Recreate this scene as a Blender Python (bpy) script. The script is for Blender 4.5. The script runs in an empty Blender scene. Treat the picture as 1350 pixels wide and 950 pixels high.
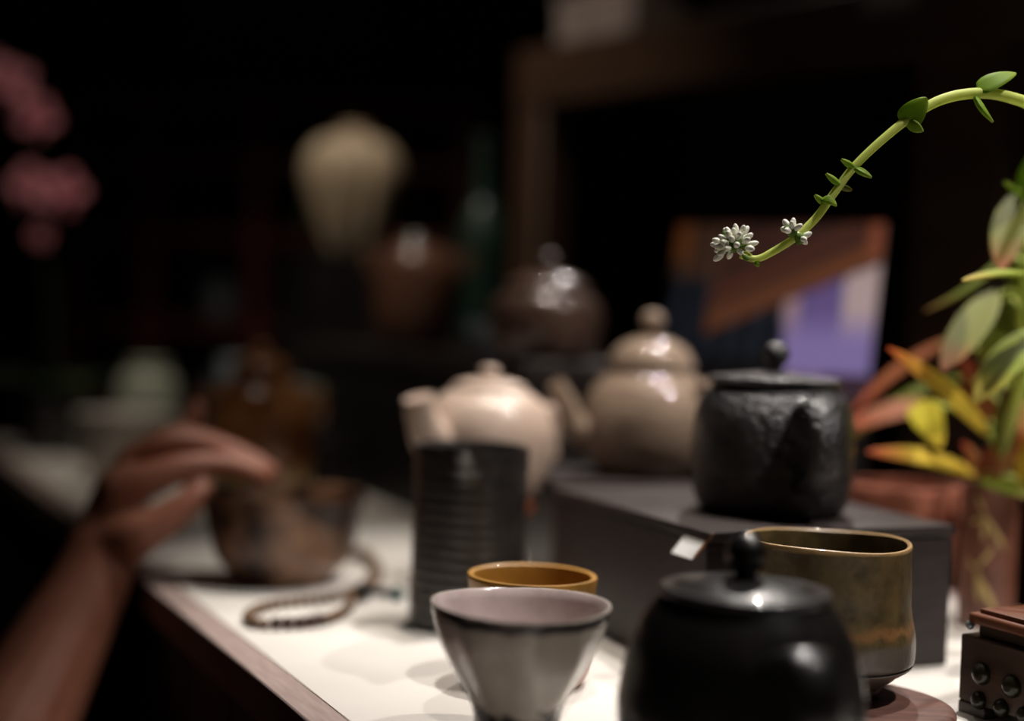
import bpy, bmesh, math, random
from mathutils import Vector, Matrix, Euler
random.seed(7)
R = math.radians
scene = bpy.context.scene
col = scene.collection

# ------------------------------------------------------------------ camera
F = 1850.0                      # focal length in pixels of the 1350 px wide frame
TABLE = 0.85                    # counter top height
CAMZ = 1.036
cam_d = bpy.data.cameras.new('camera')
cam_d.sensor_width = 36.0
cam_d.lens = 36.0 * F / 1350.0
cam_d.clip_start = 0.02
cam_d.dof.use_dof = True
cam_d.dof.focus_distance = 0.672
cam_d.dof.aperture_fstop = 1.8
cam = bpy.data.objects.new('camera', cam_d)
col.objects.link(cam)
CAMR = Euler((R(90 - 1.55), 0, 0)).to_matrix() @ Matrix.Rotation(R(2.0), 3, 'Z')
cam.matrix_world = Matrix.Translation((0, 0, CAMZ)) @ CAMR.to_4x4()
scene.camera = cam

# ------------------------------------------------------------------ world, lamps, exposure
w = bpy.data.worlds.new('world'); scene.world = w; w.use_nodes = True
w.node_tree.nodes['Background'].inputs[0].default_value = (0.9, 0.85, 0.8, 1)
w.node_tree.nodes['Background'].inputs[1].default_value = 0.0

def spot(name, loc, target, watt, angle, blend, colr, size=0.03):
    d = bpy.data.lights.new(name, 'SPOT')
    d.energy = watt; d.spot_size = R(angle); d.spot_blend = blend
    d.color = colr; d.shadow_soft_size = size
    o = bpy.data.objects.new(name, d); col.objects.link(o)
    o.location = loc
    o.rotation_euler = (Vector(target) - Vector(loc)).to_track_quat('-Z', 'Y').to_euler()
    return o
# the shop's ceiling spotlights (their reflections show on the glazes), all above the frame
spot('ceiling_spot_counter_offscreen', (0.42, 1.02, 2.55), (0.15, 0.74, .85), 90, 32, 0.75, (1, .95, .91))
spot('ceiling_spot_warm_offscreen', (0.02, 1.10, 2.55), (0.04, 0.97, .85), 60, 25, 0.8, (1, .91, .80))
spot('ceiling_spot_right_offscreen', (0.9, 0.4, 2.55), (0.32, 0.86, 1.02), 112, 30, 0.8, (1, .94, .88))
spot('ceiling_spot_far_offscreen', (0.55, 2.40, 2.65), (0.16, 0.76, .85), 80, 22, 0.7, (1, .92, .85))
spot('ceiling_spot_background_offscreen', (-0.36, 1.02, 2.55), (-0.225, 1.72, 1.15), 52, 44, 1.0, (1, .88, .74))
scene.view_settings.view_transform = 'Standard'
scene.view_settings.look = 'None'
scene.view_settings.exposure = 0.0
scene.view_settings.gamma = 1.0
scene.view_settings.use_curve_mapping = False
scene.cycles.use_denoising = True
scene.cycles.sample_clamp_indirect = 4.0

# ------------------------------------------------------------------ placing helpers
def seen(px, py, d):
    """world point at depth y = d"""
    v = CAMR @ Vector(((px - 675) / F, -(py - 475) / F, -1))
    return Vector((0, 0, CAMZ)) + v * (d / v.y)
def on(px, py, z=TABLE):
    v = CAMR @ Vector(((px - 675) / F, -(py - 475) / F, -1))
    return Vector((0, 0, CAMZ)) + v * ((z - CAMZ) / v.z)

# ------------------------------------------------------------------ materials
def rgb(r, g, b):
    f = lambda c: (c / 255 / 12.92) if c / 255 <= .04045 else ((c / 255 + .055) / 1.055) ** 2.4
    return (f(r), f(g), f(b), 1)

class NT:
    def __init__(s, name):
        s.m = bpy.data.materials.new(name); s.m.use_nodes = True
        s.t = s.m.node_tree; s.n = s.t.nodes
        s.b = s.n['Principled BSDF']; s.out = s.n['Material Output']
        s.tc = s.n.new('ShaderNodeTexCoord')
    def link(s, a, b): s.t.links.new(a, b)
    def noise(s, scale, detail=4, rough=.55, stretch=None, vec=None):
        n = s.n.new('ShaderNodeTexNoise')
        n.inputs['Scale'].default_value = scale; n.inputs['Detail'].default_value = detail
        n.inputs['Roughness'].default_value = rough
        src = vec or s.tc.outputs['Object']
        if stretch:
            mp = s.n.new('ShaderNodeMapping'); mp.inputs['Scale'].default_value = stretch
            s.link(src, mp.inputs['Vector']); src = mp.outputs[0]
        s.link(src, n.inputs['Vector'])
        return n.outputs['Fac']
    def ramp(s, fac, stops, interp='LINEAR'):
        r = s.n.new('ShaderNodeValToRGB'); r.color_ramp.interpolation = interp
        e = r.color_ramp.elements
        while len(e) < len(stops): e.new(.5)
        for el, (p, c) in zip(e, stops): el.position = p; el.color = c
        s.link(fac, r.inputs['Fac']); return r.outputs['Color']
    def math(s, op, a, b=None, clamp=False):
        m = s.n.new('ShaderNodeMath'); m.operation = op; m.use_clamp = clamp
        for i, v in enumerate((a, b)):
            if v is None: continue
            if isinstance(v, (int, float)): m.inputs[i].default_value = v
            else: s.link(v, m.inputs[i])
        return m.outputs[0]
    def mix(s, fac, a, b):
        m = s.n.new('ShaderNodeMix'); m.data_type = 'RGBA'
        for sock, v in ((m.inputs['Factor'], fac), (m.inputs['A'], a), (m.inputs['B'], b)):
            pass
        ins = [i for i in m.inputs if i.enabled]
        for sock, v in zip(ins, (fac, a, b)):
            if isinstance(v, (int, float)): sock.default_value = v
            elif isinstance(v, tuple): sock.default_value = v
            else: s.link(v, sock)
        return [o for o in m.outputs if o.enabled][0]
    def z(s):
        x = s.n.new('ShaderNodeSeparateXYZ'); s.link(s.tc.outputs['Object'], x.inputs[0]); return x.outputs['Z']
    def bump(s, h, strength, dist=.002):
        b = s.n.new('ShaderNodeBump'); b.inputs['Strength'].default_value = strength
        b.inputs['Distance'].default_value = dist
        s.link(h, b.inputs['Height']); s.link(b.outputs[0], s.b.inputs['Normal'])

def mat(name, c1, c2=None, scale=20, rough=.5, metal=0, bump=0, bscale=None, bdist=.002, stretch=None,
        coat=0, spec=.5, lo=.35, hi=.65, bands=None, rband=None, detail=4):
    """two-tone noise material; bands = [(z0, z1, colour, jitter)] mixes in a colour between heights"""
    t = NT(name)
    c1 = rgb(*c1); c2 = rgb(*c2) if c2 else c1
    n = t.noise(scale, detail, stretch=stretch)
    colr = t.ramp(n, [(lo, c1), (hi, c2)])
    if bands:
        z = t.z()
        for (z0, z1, c, jit) in bands:
            nz = t.noise(70, 3)
            zz = t.math('ADD', z, t.math('MULTIPLY', t.math('SUBTRACT', nz, .5), jit))
            soft = .0015 + jit * .12
            a = t.math('DIVIDE', t.math('SUBTRACT', zz, z0), soft, clamp=True)
            b = t.math('DIVIDE', t.math('SUBTRACT', z1, zz), soft, clamp=True)
            colr = t.mix(t.math('MULTIPLY', a, b), colr, rgb(*c))
    t.link(colr, t.b.inputs['Base Color'])
    t.b.inputs['Roughness'].default_value = rough
    t.b.inputs['Metallic'].default_value = metal
    t.b.inputs['Specular IOR Level'].default_value = spec
    t.b.inputs['Coat Weight'].default_value = coat
    t.b.inputs['Coat Roughness'].default_value = .035
    if bump:
        t.bump(t.noise(bscale or scale, 5, stretch=stretch), bump, bdist)
    return t.m

def wood(name, c1, c2, rough=.5, axis=(1, 12, 12), scale=14, bump=.15, spec=.4):
    return mat(name, c1, c2, scale=scale, rough=rough, stretch=axis, bump=bump, bdist=.0006, lo=.3, hi=.7, spec=spec)

def leafmat(name, base, tip, rim=None):
    """leaf colour runs along the blade (attribute t)"""
    t = NT(name)
    a = t.n.new('ShaderNodeAttribute'); a.attribute_name = 't'
    n = t.noise(60, 3)
    f = t.math('ADD', a.outputs['Fac'], t.math('MULTIPLY', t.math('SUBTRACT', n, .5), .25))
    c = t.ramp(f, [(.0, rgb(*base)), (.6, rgb(*base)), (.97, rgb(*tip))])
    t.link(c, t.b.inputs['Base Color'])
    t.b.inputs['Roughness'].default_value = .5; t.b.inputs['Specular IOR Level'].default_value = .15
    tr = t.n.new('ShaderNodeBsdfTranslucent'); t.link(c, tr.inputs['Color'])
    mx = t.n.new('ShaderNodeMixShader'); mx.inputs[0].default_value = .35
    t.link(t.b.outputs[0], mx.inputs[1]); t.link(tr.outputs[0], mx.inputs[2])
    t.link(mx.outputs[0], t.out.inputs['Surface'])
    return t.m

# ------------------------------------------------------------------ mesh helpers
def build(name, geo, m, parent=None, loc=None, rot=None, smooth=True, attr=None):
    v, f = geo
    me = bpy.data.meshes.new(name)
    me.from_pydata([tuple(p) for p in v], [], f)
    bm = bmesh.new(); bm.from_mesh(me)
    bmesh.ops.recalc_face_normals(bm, faces=bm.faces)
    bm.to_mesh(me); bm.free()
    if smooth:
        me.polygons.foreach_set('use_smooth', [True] * len(me.polygons))
        try: me.set_sharp_from_angle(angle=R(42))
        except Exception: pass
    if attr:
        at = me.attributes.new('t', 'FLOAT', 'POINT')
        at.data.foreach_set('value', attr)
    me.materials.append(m)
    o = bpy.data.objects.new(name, me); col.objects.link(o)
    if parent: o.parent = parent
    if loc is not None: o.location = loc
    if rot is not None: o.rotation_euler = rot
    return o

def thing(name, label, cat, loc=(0, 0, 0), rz=0, group=None):
    o = bpy.data.objects.new(name, None); o.empty_display_size = .02
    col.objects.link(o); o.location = loc; o.rotation_euler = (0, 0, rz)
    return tag(o, label, cat, group)
def tag(o, label, cat, group=None):
    o['label'] = label; o['category'] = cat
    if group: o['group'] = group
    return o
def struct(o): o['kind'] = 'structure'; return o

def join(*gs):
    V, Fc = [], []
    for v, f in gs:
        k = len(V); V += [Vector(p) for p in v]; Fc += [[i + k for i in q] for q in f]
    return V, Fc

def cat(pts, n=8):
    """Catmull-Rom through tuples of any length"""
    out = []; P = [tuple(p) for p in pts]; L = len(P)
    for i in range(L - 1):
        p0 = P[max(i - 1, 0)]; p1 = P[i]; p2 = P[i + 1]; p3 = P[min(i + 2, L - 1)]
        for k in range(n):
            t = k / n
            out.append(tuple(.5 * (2 * b + (c - a) * t + (2 * a - 5 * b + 4 * c - d) * t * t + (3 * b - a - 3 * c + d) * t ** 3)
                             for a, b, c, d in zip(p0, p1, p2, p3)))
    out.append(P[-1]); return out

def lathe(prof, seg=56, mod=None):
    v, f, rings = [], [], []
    for (r, z) in prof:
        if r < 1e-6:
            rings.append([len(v)]); v.append(Vector((0, 0, z)))
        else:
            ring = []
            for k in range(seg):
                a = 2 * math.pi * k / seg
                rr, zz = (r, z) if not mod else mod(r, z, a)
                ring.append(len(v)); v.append(Vector((rr * math.cos(a), rr * math.sin(a), zz)))
            rings.append(ring)
    for A, B in zip(rings, rings[1:]):
        for k in range(seg):
            j = (k + 1) % seg
            if len(A) == 1 and len(B) == 1: continue
            if len(A) == 1: f.append([A[0], B[k], B[j]])
            elif len(B) == 1: f.append([A[k], A[j], B[0]])
            else: f.append([A[k], A[j], B[j], B[k]])
    return v, f

def vessel(outer, t, floor, smooth=5):
    """closed double wall from an outer profile, foot to rim"""
    o = cat(outer, smooth)
    rim = o[-1]
    inner = [(max(r - t, .002), z) for (r, z) in o if z > floor]
    inner = inner[::-1][1:]
    return [(0, o[0][1])] + o + [(rim[0] - t * .3, rim[1] + t * .45), (rim[0] - t * .7, rim[1] + t * .3)] + inner + [(max(inner[-1][0] * .6, .001), floor), (0, floor)]

def tube(pts, rad, seg=10, side=None, caps=True):
    """rad: radius, list, or list of (a, b): a along the side vector, b across"""
    P = [Vector(p) for p in pts]; n = len(P)
    if not isinstance(rad, (list, tuple)): rad = [rad] * n
    v, f = [], []
    ref = Vector(side) if side is not None else None
    if ref is None:
        t0 = (P[1] - P[0]).normalized()
        ref = t0.cross(Vector((0, 0, 1)) if abs(t0.z) < .9 else Vector((1, 0, 0)))
    prev = ref.normalized()
    for i, p in enumerate(P):
        t = (P[min(i + 1, n - 1)] - P[max(i - 1, 0)]).normalized()
        s = ((Vector(side) if side is not None else prev))
        s = (s - t * s.dot(t))
        if s.length < 1e-6: s = t.orthogonal()
        s.normalize(); prev = s
        u = t.cross(s)
        a, b = rad[i] if isinstance(rad[i], (list, tuple)) else (rad[i], rad[i])
        for k in range(seg):
            an = 2 * math.pi * k / seg
            v.append(p + s * a * math.cos(an) + u * b * math.sin(an))
    for i in range(n - 1):
        for k in range(seg):
            j = (k + 1) % seg
            f.append([i * seg + k, i * seg + j, (i + 1) * seg + j, (i + 1) * seg + k])
    if caps:
        f.append(list(range(seg))[::-1]); f.append([(n - 1) * seg + k for k in range(seg)])
    return v, f

def ball(c, r, rz=None, seg=14, rings=9, axis=None):
    rz = rz or r
    prof = [(r * math.sin(math.pi * i / rings), -rz * math.cos(math.pi * i / rings)) for i in range(rings + 1)]
    prof[0] = (0, -rz); prof[-1] = (0, rz)
    v, f = lathe(prof, seg)
    if axis is not None:
        q = Vector((0, 0, 1)).rotation_difference(Vector(axis).normalized())
        v = [q @ p for p in v]
    c = Vector(c)
    return [p + c for p in v], f

def box(x0, x1, y0, y1, z0, z1, bev=.001, seg=1):
    bm = bmesh.new()
    bmesh.ops.create_cube(bm, size=1)
    for q in bm.verts:
        q.co = Vector(((x0 + x1) / 2 + q.co.x * (x1 - x0), (y0 + y1) / 2 + q.co.y * (y1 - y0), (z0 + z1) / 2 + q.co.z * (z1 - z0)))
    if bev:
        bmesh.ops.bevel(bm, geom=bm.edges[:] + bm.verts[:], offset=bev, segments=seg, affect='EDGES', profile=.5)
    bm.verts.index_update()
    v = [q.co.copy() for q in bm.verts]; f = [[q.index for q in fc.verts] for fc in bm.faces]
    bm.free(); return v, f

def leaf(base, tip, width, nrm, bend=0, sag=0, thick=.0016, n=12, round_=.82, cup=.2):
    """closed succulent blade; returns (geo, t attribute)"""
    base, tip = Vector(base), Vector(tip); L = (tip - base).length
    ax = (tip - base).normalized()
    nn = Vector(nrm); nn = (nn - ax * nn.dot(ax)).normalized()
    s = ax.cross(nn)
    v, f, at = [], [], []; seg = 12
    for i in range(n + 1):
        t = i / n
        p = base + ax * L * t + nn * (bend * L * math.sin(math.pi * t)) + s * (sag * L * math.sin(math.pi * t))
        wd = width / 2 * max(.03, (math.sin(math.pi * min(1, t ** round_ * .96 + .03))) ** .62)
        if t < .06: wd = max(wd, width * .12)
        th = thick * (.35 + .65 * math.sin(math.pi * min(.97, t * .9 + .1)))
        for k in range(seg):
            an = 2 * math.pi * k / seg
            cx, cy = math.cos(an), math.sin(an)
            v.append(p + s * wd * cx + nn * (th * cy + cup * wd * cx * cx)); at.append(t)
    for i in range(n):
        for k in range(seg):
            j = (k + 1) % seg
            f.append([i * seg + k, i * seg + j, (i + 1) * seg + j, (i + 1) * seg + k])
    f.append(list(range(seg))[::-1]); f.append([n * seg + k for k in range(seg)])
    return (v, f), at

def az(deg): return Vector((math.cos(R(deg)), math.sin(R(deg)), 0))

# ------------------------------------------------------------------ the room
dark_wall = mat('dark plaster', (38, 33, 30), (46, 40, 36), 3, .9, bump=.1, bscale=60)
M_floor = wood('dark floor boards', (34, 26, 22), (48, 36, 29), .5, (1, 8, 1), 4)
struct(build('floor', box(-2.2, 2.2, -1.4, 3.3, -.05, 0, 0), M_floor))
struct(build('ceiling', box(-2.2, 2.2, -1.4, 3.3, 2.75, 2.8, 0), dark_wall))
struct(build('wall_back', box(-2.2, 2.2, 3.2, 3.3, 0, 2.75, 0), dark_wall))
struct(build('wall_left', box(-2.3, -2.2, -1.4, 3.3, 0, 2.75, 0), dark_wall))
struct(build('wall_right', box(2.2, 2.3, -1.4, 3.3, 0, 2.75, 0), dark_wall))
struct(build('wall_front', box(-2.2, 2.2, -1.5, -1.4, 0, 2.75, 0), dark_wall))

# ------------------------------------------------------------------ the counter
ROT = R(26.6)
E0 = Vector((-.0905, .644, 0))
def loc2w(x, y, z=TABLE):
    return Vector((E0.x + x * math.cos(ROT) - y * math.sin(ROT), E0.y + x * math.sin(ROT) + y * math.cos(ROT), z))
M_counter = wood('near-black counter wood', (24, 20, 17), (34, 28, 24), .6, (8, 8, 1), 8)
M_edge = wood('pale greyed wood edging', (150, 130, 124), (172, 152, 145), .55, (6, .6, 6), 60, .2)
M_top = mat('white counter top', (214, 208, 200), (224, 218, 211), 6, .5, bump=.03, bscale=300, bdist=.0003, spec=.3)
ct = thing('display_counter', 'dark shop counter with white top and pale wooden edging under the teaware', 'counter', (E0.x, E0.y, 0), ROT)
Y0, Y1, W = -.75, 1.42, .54
build('body', box(.012, W - .012, Y0 + .012, Y1 - .012, .0, TABLE - .022, .001), M_counter, ct)
build('white_top', box(.0187, W - .0187, Y0 + .0187, Y1 - .0187, TABLE - .02, TABLE, 0), M_top, ct)
for (a, b, c, d) in ((0, .018, Y0, Y1), (W - .018, W, Y0, Y1), (.0182, W - .0182, Y0, Y0 + .018), (.0182, W - .0182, Y1 - .018, Y1)):
    build('edging', box(a, b, c, d, TABLE - .022, TABLE + .0004, .0008), M_edge, ct)
yy = Y0 + .012; k = 0
plank_w = (Y1 - Y0 - .024) / 22
for k in range(22):
    p = build('plank', box(.004, .0118, yy + .0012, yy + plank_w - .0012, .02, TABLE - .024, .001), M_counter, ct)
    yy += plank_w

# ------------------------------------------------------------------ stands on the counter
M_stand = wood('charcoal stained wood', (42, 35, 34), (57, 48, 47), .45, (1.2, 9, 9), 26, .15)
M_blackwood = wood('black wood', (20, 17, 16), (30, 25, 23), .5, (2, 9, 9), 12)
def stand(name, label, pos, rz, x0, x1, y0, y1, h, m, board=.006, group=None, category='stand'):
    t = thing(name, label, category, (pos[0], pos[1], TABLE), rz, group)
    build('body', box(x0 + .001, x1 - .001, y0 + .001, y1 - .001, 0, h - board - .0006, .0008), m, t)
    build('top_board', box(x0, x1, y0, y1, h - board, h, .0012, 2), m, t)
    return t
H1 = .08
near = Vector((.105, .731))
stand('display_block', 'low charcoal wooden block carrying the black hammered teapot', near, R(22.5), 0, .162, 0, .196, H1, M_stand)
stand('display_block', 'dark wooden block under the beige teapot', (.034, .948), R(10), 0, .125, 0.012, .125, H1 - .002, M_stand)
# tilted tag clipped to the near block
tg = thing('price_tag', 'small blank white tag tilted on the edge of the charcoal block', 'tag', seen(926, 700, .7445))
M_tag = mat('white card', (238, 238, 236), rough=.6)
M_clip = mat('brown clip', (150, 96, 50), (120, 74, 40), 90, .4)
def tagplate(x0, x1, l, t, y0=0):
    ca, sa = math.cos(R(50)), math.sin(R(50))
    vv, ff = box(x0, x1, -l, y0, -t / 2, t / 2, .0002)
    return [Vector((p.x, p.y * ca - p.z * sa - .0012, p.y * sa + p.z * ca)) for p in vv], ff
build('card', tagplate(-.011, .011, .0170, .0006), M_tag, tg, rot=(0, 0, R(-67.5)))
build('clip', join(tagplate(.0112, .0128, .0150, .0012, .001), tagplate(-.011, .0112, .0010, .0016, .001)), M_clip, tg, rot=(0, 0, R(-67.5)))

# back riser (counter-aligned)
rr = thing('riser_shelf', 'long dark riser at the back of the counter carrying jars', 'riser', loc2w(0, 0), ROT)
build('body', box(.312, .514, .392, .99, 0, .1396, .001), M_blackwood, rr)
build('top_board', box(.308, .518, .388, .994, .14, .155, .0015), M_stand, rr)
rl = thing('riser_shelf', 'low dark riser under the small pale cups', 'riser', loc2w(0, 0), ROT)
build('body', box(.182, .288, .722, .998, 0, .0496, .001), M_blackwood, rl)
build('top_board', box(.18, .29, .72, 1.0, .05, .06, .0015), M_blackwood, rl)

# ------------------------------------------------------------------ teapots
def teapot(name, label, pos, body, lid, knob, mb, ml=None, handle=None, spout=None, body_mod=None, seg=64):
    """body / lid profiles; knob = (profile); handle = (azimuth, r_top, z_top, r_bot, z_bot, reach, wide, thick)"""
    t = thing(name, label, 'teapot', pos)
    ml = ml or mb
    bp = cat(body, 6)
    b = build('body', lathe([(0, bp[0][1])] + bp + [(bp[-1][0] - .004, bp[-1][1]), (bp[-1][0] - .005, bp[-1][1] - .012), (0, bp[-1][1] - .014)], seg, body_mod), mb, t)
    lp = cat(lid, 5)
    l = build('lid', lathe([(0, lp[0][1])] + lp + ([(0, lp[-1][1])] if lp[-1][0] > 1e-5 else []), seg), ml, t)
    kp = cat(knob, 5)
    build('knob', lathe([(0, kp[0][1])] + kp, 28), ml, l)
    if handle:
        a, rt, zt, rb, zb, reach, wd, th = handle
        d = az(a); s = d.cross(Vector((0, 0, 1)))
        zm = (zt + zb) / 2
        pts = cat([tuple(d * (rt - .004) + Vector((0, 0, zt))), tuple(d * (rt + reach * .55) + Vector((0, 0, zt + .004))),
                   tuple(d * (rt + reach) + Vector((0, 0, zt - (zt - zb) * .22))), tuple(d * (rt + reach * .96) + Vector((0, 0, zm - .006))),
                   tuple(d * (rb + reach * .45) + Vector((0, 0, zb + .006))), tuple(d * (rb - .004) + Vector((0, 0, zb)))], 8)
        n = len(pts)
        build('handle', tube(pts, [(wd * (1 + .12 * math.cos(2 * math.pi * i / (n - 1))), th) for i in range(n)], 14, side=s), mb, t)
    if spout:
        a, pts, rad = spout
        d = az(a)
        P = cat([tuple(d * r + Vector((0, 0, z))) + (q,) for (r, z), q in zip(pts, rad)], 6)
        rs = [p[3] for p in P]; P = [p[:3] for p in P]
        # hollow lip
        P2 = P + [P[-1], tuple(Vector(P[-1]) * .85 + Vector(P[-3]) * .15)]
        build('spout', tube(P2, rs + [rs[-1] * .72, rs[-1] * .65], 18), mb, t)
    return t

def blackmat(name, c1, c2, rough, bscale, bump, bdist, coat=.0, metal=.3):
    t = NT(name)
    n = t.noise(30, 5)
    t.link(t.ramp(n, [(.3, rgb(*c1)), (.7, rgb(*c2))]), t.b.inputs['Base Color'])
    t.b.inputs['Metallic'].default_value = metal
    t.b.inputs['Coat Weight'].default_value = coat; t.b.inputs['Coat Roughness'].default_value = .06
    t.link(t.math('ADD', t.math('MULTIPLY', t.noise(55, 4), .25), rough - .12), t.b.inputs['Roughness'])
    t.bump(t.noise(bscale, 5), bump, bdist)
    return t.m
M_black1 = blackmat('glossy black glaze', (18, 18, 19), (42, 38, 36), .32, 110, .35, .001, .35, .3)
M_black2 = blackmat('hammered iron-black glaze', (36, 35, 36), (84, 82, 83), .30, 240, 1.0, .003, .2, .5)

# near black teapot (lower right)
T1 = on(972, 1040)
teapot('lidded_teapot', 'glossy black round-shouldered teapot standing on the white top beside the olive cup', T1,
       [(.040, 0), (.0445, .008), (.0490, .022), (.0501, .032), (.0492, .042), (.0460, .057), (.0410, .0685), (.0362, .0762), (.0345, .0785)],
       [(.0335, .0788), (.0350, .0800), (.0349, .0818), (.0332, .0826), (.0300, .0826), (.022, .0846), (.010, .0862), (.0055, .0868)],
       [(.0052, .0862), (.0044, .0878), (.0066, .0902), (.0083, .0945), (.0079, .0992), (.0052, .1030), (.0020, .1044), (0, .1046)],
       M_black1, handle=(-75, .0455, .0625, .0490, .022, .022, .0110, .0040),
       spout=(102, [(.044, .03), (.060, .042), (.070, .058), (.078, .068)], [.012, .009, .0065, .005]))
# hammered black teapot on the block
T2 = on(1015, 674, TABLE + H1)
teapot('lidded_teapot', 'black hammered straight-sided teapot with ball knob on the charcoal block', T2,
       [(.0375, 0), (.0425, .004), (.0458, .013), (.0473, .030), (.0470, .048), (.0452, .060), (.0415, .0685), (.0375, .0725), (.0368, .0745)],
       [(.0365, .0748), (.0385, .0760), (.0388, .0782), (.036, .0796), (.025, .0808), (.012, .0824), (.0055, .083)],
       [(.0042, .0828), (.0036, .0848), (.0050, .0870), (.0074, .0905), (.0078, .0938), (.0062, .0978), (.003, .0996), (0, .1)],
       M_black2, handle=(-73, .0440, .0615, .0465, .018, .020, .0105, .0042),
       spout=(107, [(.044, .03), (.060, .042), (.070, .058), (.078, .068)], [.012, .009, .0065, .005]))
# beige teapot
M_beige = mat('beige satin glaze', (122, 102, 86), (148, 128, 110), 40, .5, spec=.2, coat=1.0, stretch=(1, 1, 5), bump=.1, bscale=120, bdist=.0006)
T3 = on(853, 625, TABLE + H1 - .002)
teapot('lidded_teapot', 'beige glazed round teapot with domed lid and ball knob beside the black one', T3,
       [(.034, 0), (.0425, .008), (.0488, .022), (.0505, .034), (.0490, .048), (.0440, .061), (.0365, .0705), (.0320, .0745), (.0312, .0765)],
       [(.0305, .0768), (.0322, .0785), (.0315, .083), (.027, .0915), (.018, .0980), (.009, .1008), (.0045, .1015)],
       [(.0040, .101), (.0036, .103), (.0058, .1055), (.0084, .1095), (.0088, .1132), (.0070, .1178), (.0030, .120), (0, .1202)],
       M_beige, handle=(-38, .0435, .0640, .0480, .020, .019, .0075, .0045),
       spout=(196, [(.044, .026), (.058, .036), (.065, .052), (.073, .066)], [.013, .010, .0075, .006]))
# white teapot on red-brown stand
PX = seen(640, 655, .985)
M_redwood = wood('orange-brown wood', (146, 76, 44), (110, 56, 32), .45, (1, 1, 5), 30)
t = thing('pot_stand', 'round orange-brown wooden pot stand under the white teapot', 'stand', (PX.x, PX.y, TABLE))
sh = PX.z - TABLE
build('base', lathe([(0, 0), (.034, 0), (.036, .004), (.034, .009), (.028, .0115), (0, .0115)], 40), M_redwood, t)
build('column', lathe([(0, .0117)] + cat([(.027, .0117), (.0245, .022), (.0235, sh * .5), (.025, sh - .022), (.029, sh - .0125)], 5) + [(0, sh - .0125)], 40), M_redwood, t)
build('plate', lathe([(0, sh - .0123), (.031, sh - .0123), (.0345, sh - .008), (.035, sh - .003), (.033, sh), (0, sh)], 40), M_redwood, t)
M_white = mat('cream white glaze', (178, 154, 138), (194, 172, 156), 30, .35, coat=.2, bump=.06, bscale=80, bdist=.0008)
teapot('lidded_teapot', 'cream white round teapot with thick upturned spout behind the dark ribbed pitcher', (PX.x, PX.y, PX.z),
       [(.026, 0), (.036, .005), (.0445, .020), (.0477, .037), (.0462, .052), (.0395, .066), (.0285, .0745), (.0255, .076)],
       [(.024, .0761), (.0262, .0775), (.024, .0798), (.016, .0825), (.008, .0838), (.004, .0842)],
       [(.0040, .0838), (.0036, .085), (.0060, .0868), (.0072, .089), (.0052, .0918), (0, .0925)],
       M_white, handle=(20, .043, .058, .046, .024, .006, .006, .0045),
       spout=(222, [(.034, .034), (.050, .044), (.058, .056), (.063, .071)], [.019, .0155, .0115, .0105]))

# ------------------------------------------------------------------ front cups
# funnel cup
def facet(r, z, a):
    k = .0009 * math.cos(9 * a + .6) * max(0, min(1, (z - .012) / .02)) * max(0, min(1, (.066 - z) / .012))
    wob = .0006 * math.sin(2 * a + 1.2) * max(0, z / .06)
    return r + k, z + wob
M_funnel = mat('pale grey crackle glaze', (206, 193, 178), (228, 217, 203), 46, .22, coat=.5, stretch=(1, 1, .35),
               bands=[(-.01, .0205, (52, 42, 38), .026), (.0575, .064, (70, 64, 66), .006)], bump=.12, bscale=140, bdist=.0006)
M_funnel_in = mat('mauve grey inner glaze', (206, 188, 184), (188, 170, 167), 60, .22, coat=.5, bump=.08, bscale=160, bdist=.0005)
C1 = on(680, 985)
cup = thing('tea_cup', 'pale grey funnel-shaped cup with dark rim and narrow foot', 'cup', C1)
outer = [(.0205, 0), (.0198, .004), (.0190, .0125), (.0204, .0197), (.0245, .0283), (.0315, .0406), (.0363, .0517), (.0396, .0632)]
op = cat(outer, 5)
build('bowl', lathe([(0, .001), (.016, .001), (.018, 0)] + op + [(.0393, .0638), (.0386, .0637)], 72, facet), M_funnel, cup)
ip = [(r - .0022, z) for r, z in op if z > .021][::-1]
build('inner_glaze', lathe([(.0386, .0637), (.0376, .0630)] + ip[2:] + [(.012, .0205), (0, .0195)], 72, lambda r, z, a: (r, z + .0006 * math.sin(2 * a + 1.2) * max(0, z / .06))), M_funnel_in, cup)
# amber-rimmed cup
M_amber_cup = mat('red-brown clay glaze', (120, 78, 60), (148, 104, 84), 50, .4, bands=[(.046, .07, (166, 120, 50), .003)], coat=.2)
M_amber_in = mat('amber inner glaze', (150, 106, 44), (170, 124, 54), 50, .25, coat=.4)
C2 = on(697, 898)
cup = thing('tea_cup', 'small red-brown cup with shiny amber rim behind the funnel cup', 'cup', C2)
op = cat([(.024, 0), (.029, .003), (.0318, .012), (.0325, .03), (.0330, .048), (.0338, .0545)], 5)
build('bowl', lathe([(0, 0)] + op + [(.0334, .0560), (.0320, .0563), (.0306, .0555)], 56), M_amber_cup, cup)
build('inner_glaze', lathe([(.0306, .0555), (.0300, .050), (.0295, .02), (.024, .006), (0, .005)], 56), M_amber_in, cup)

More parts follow.
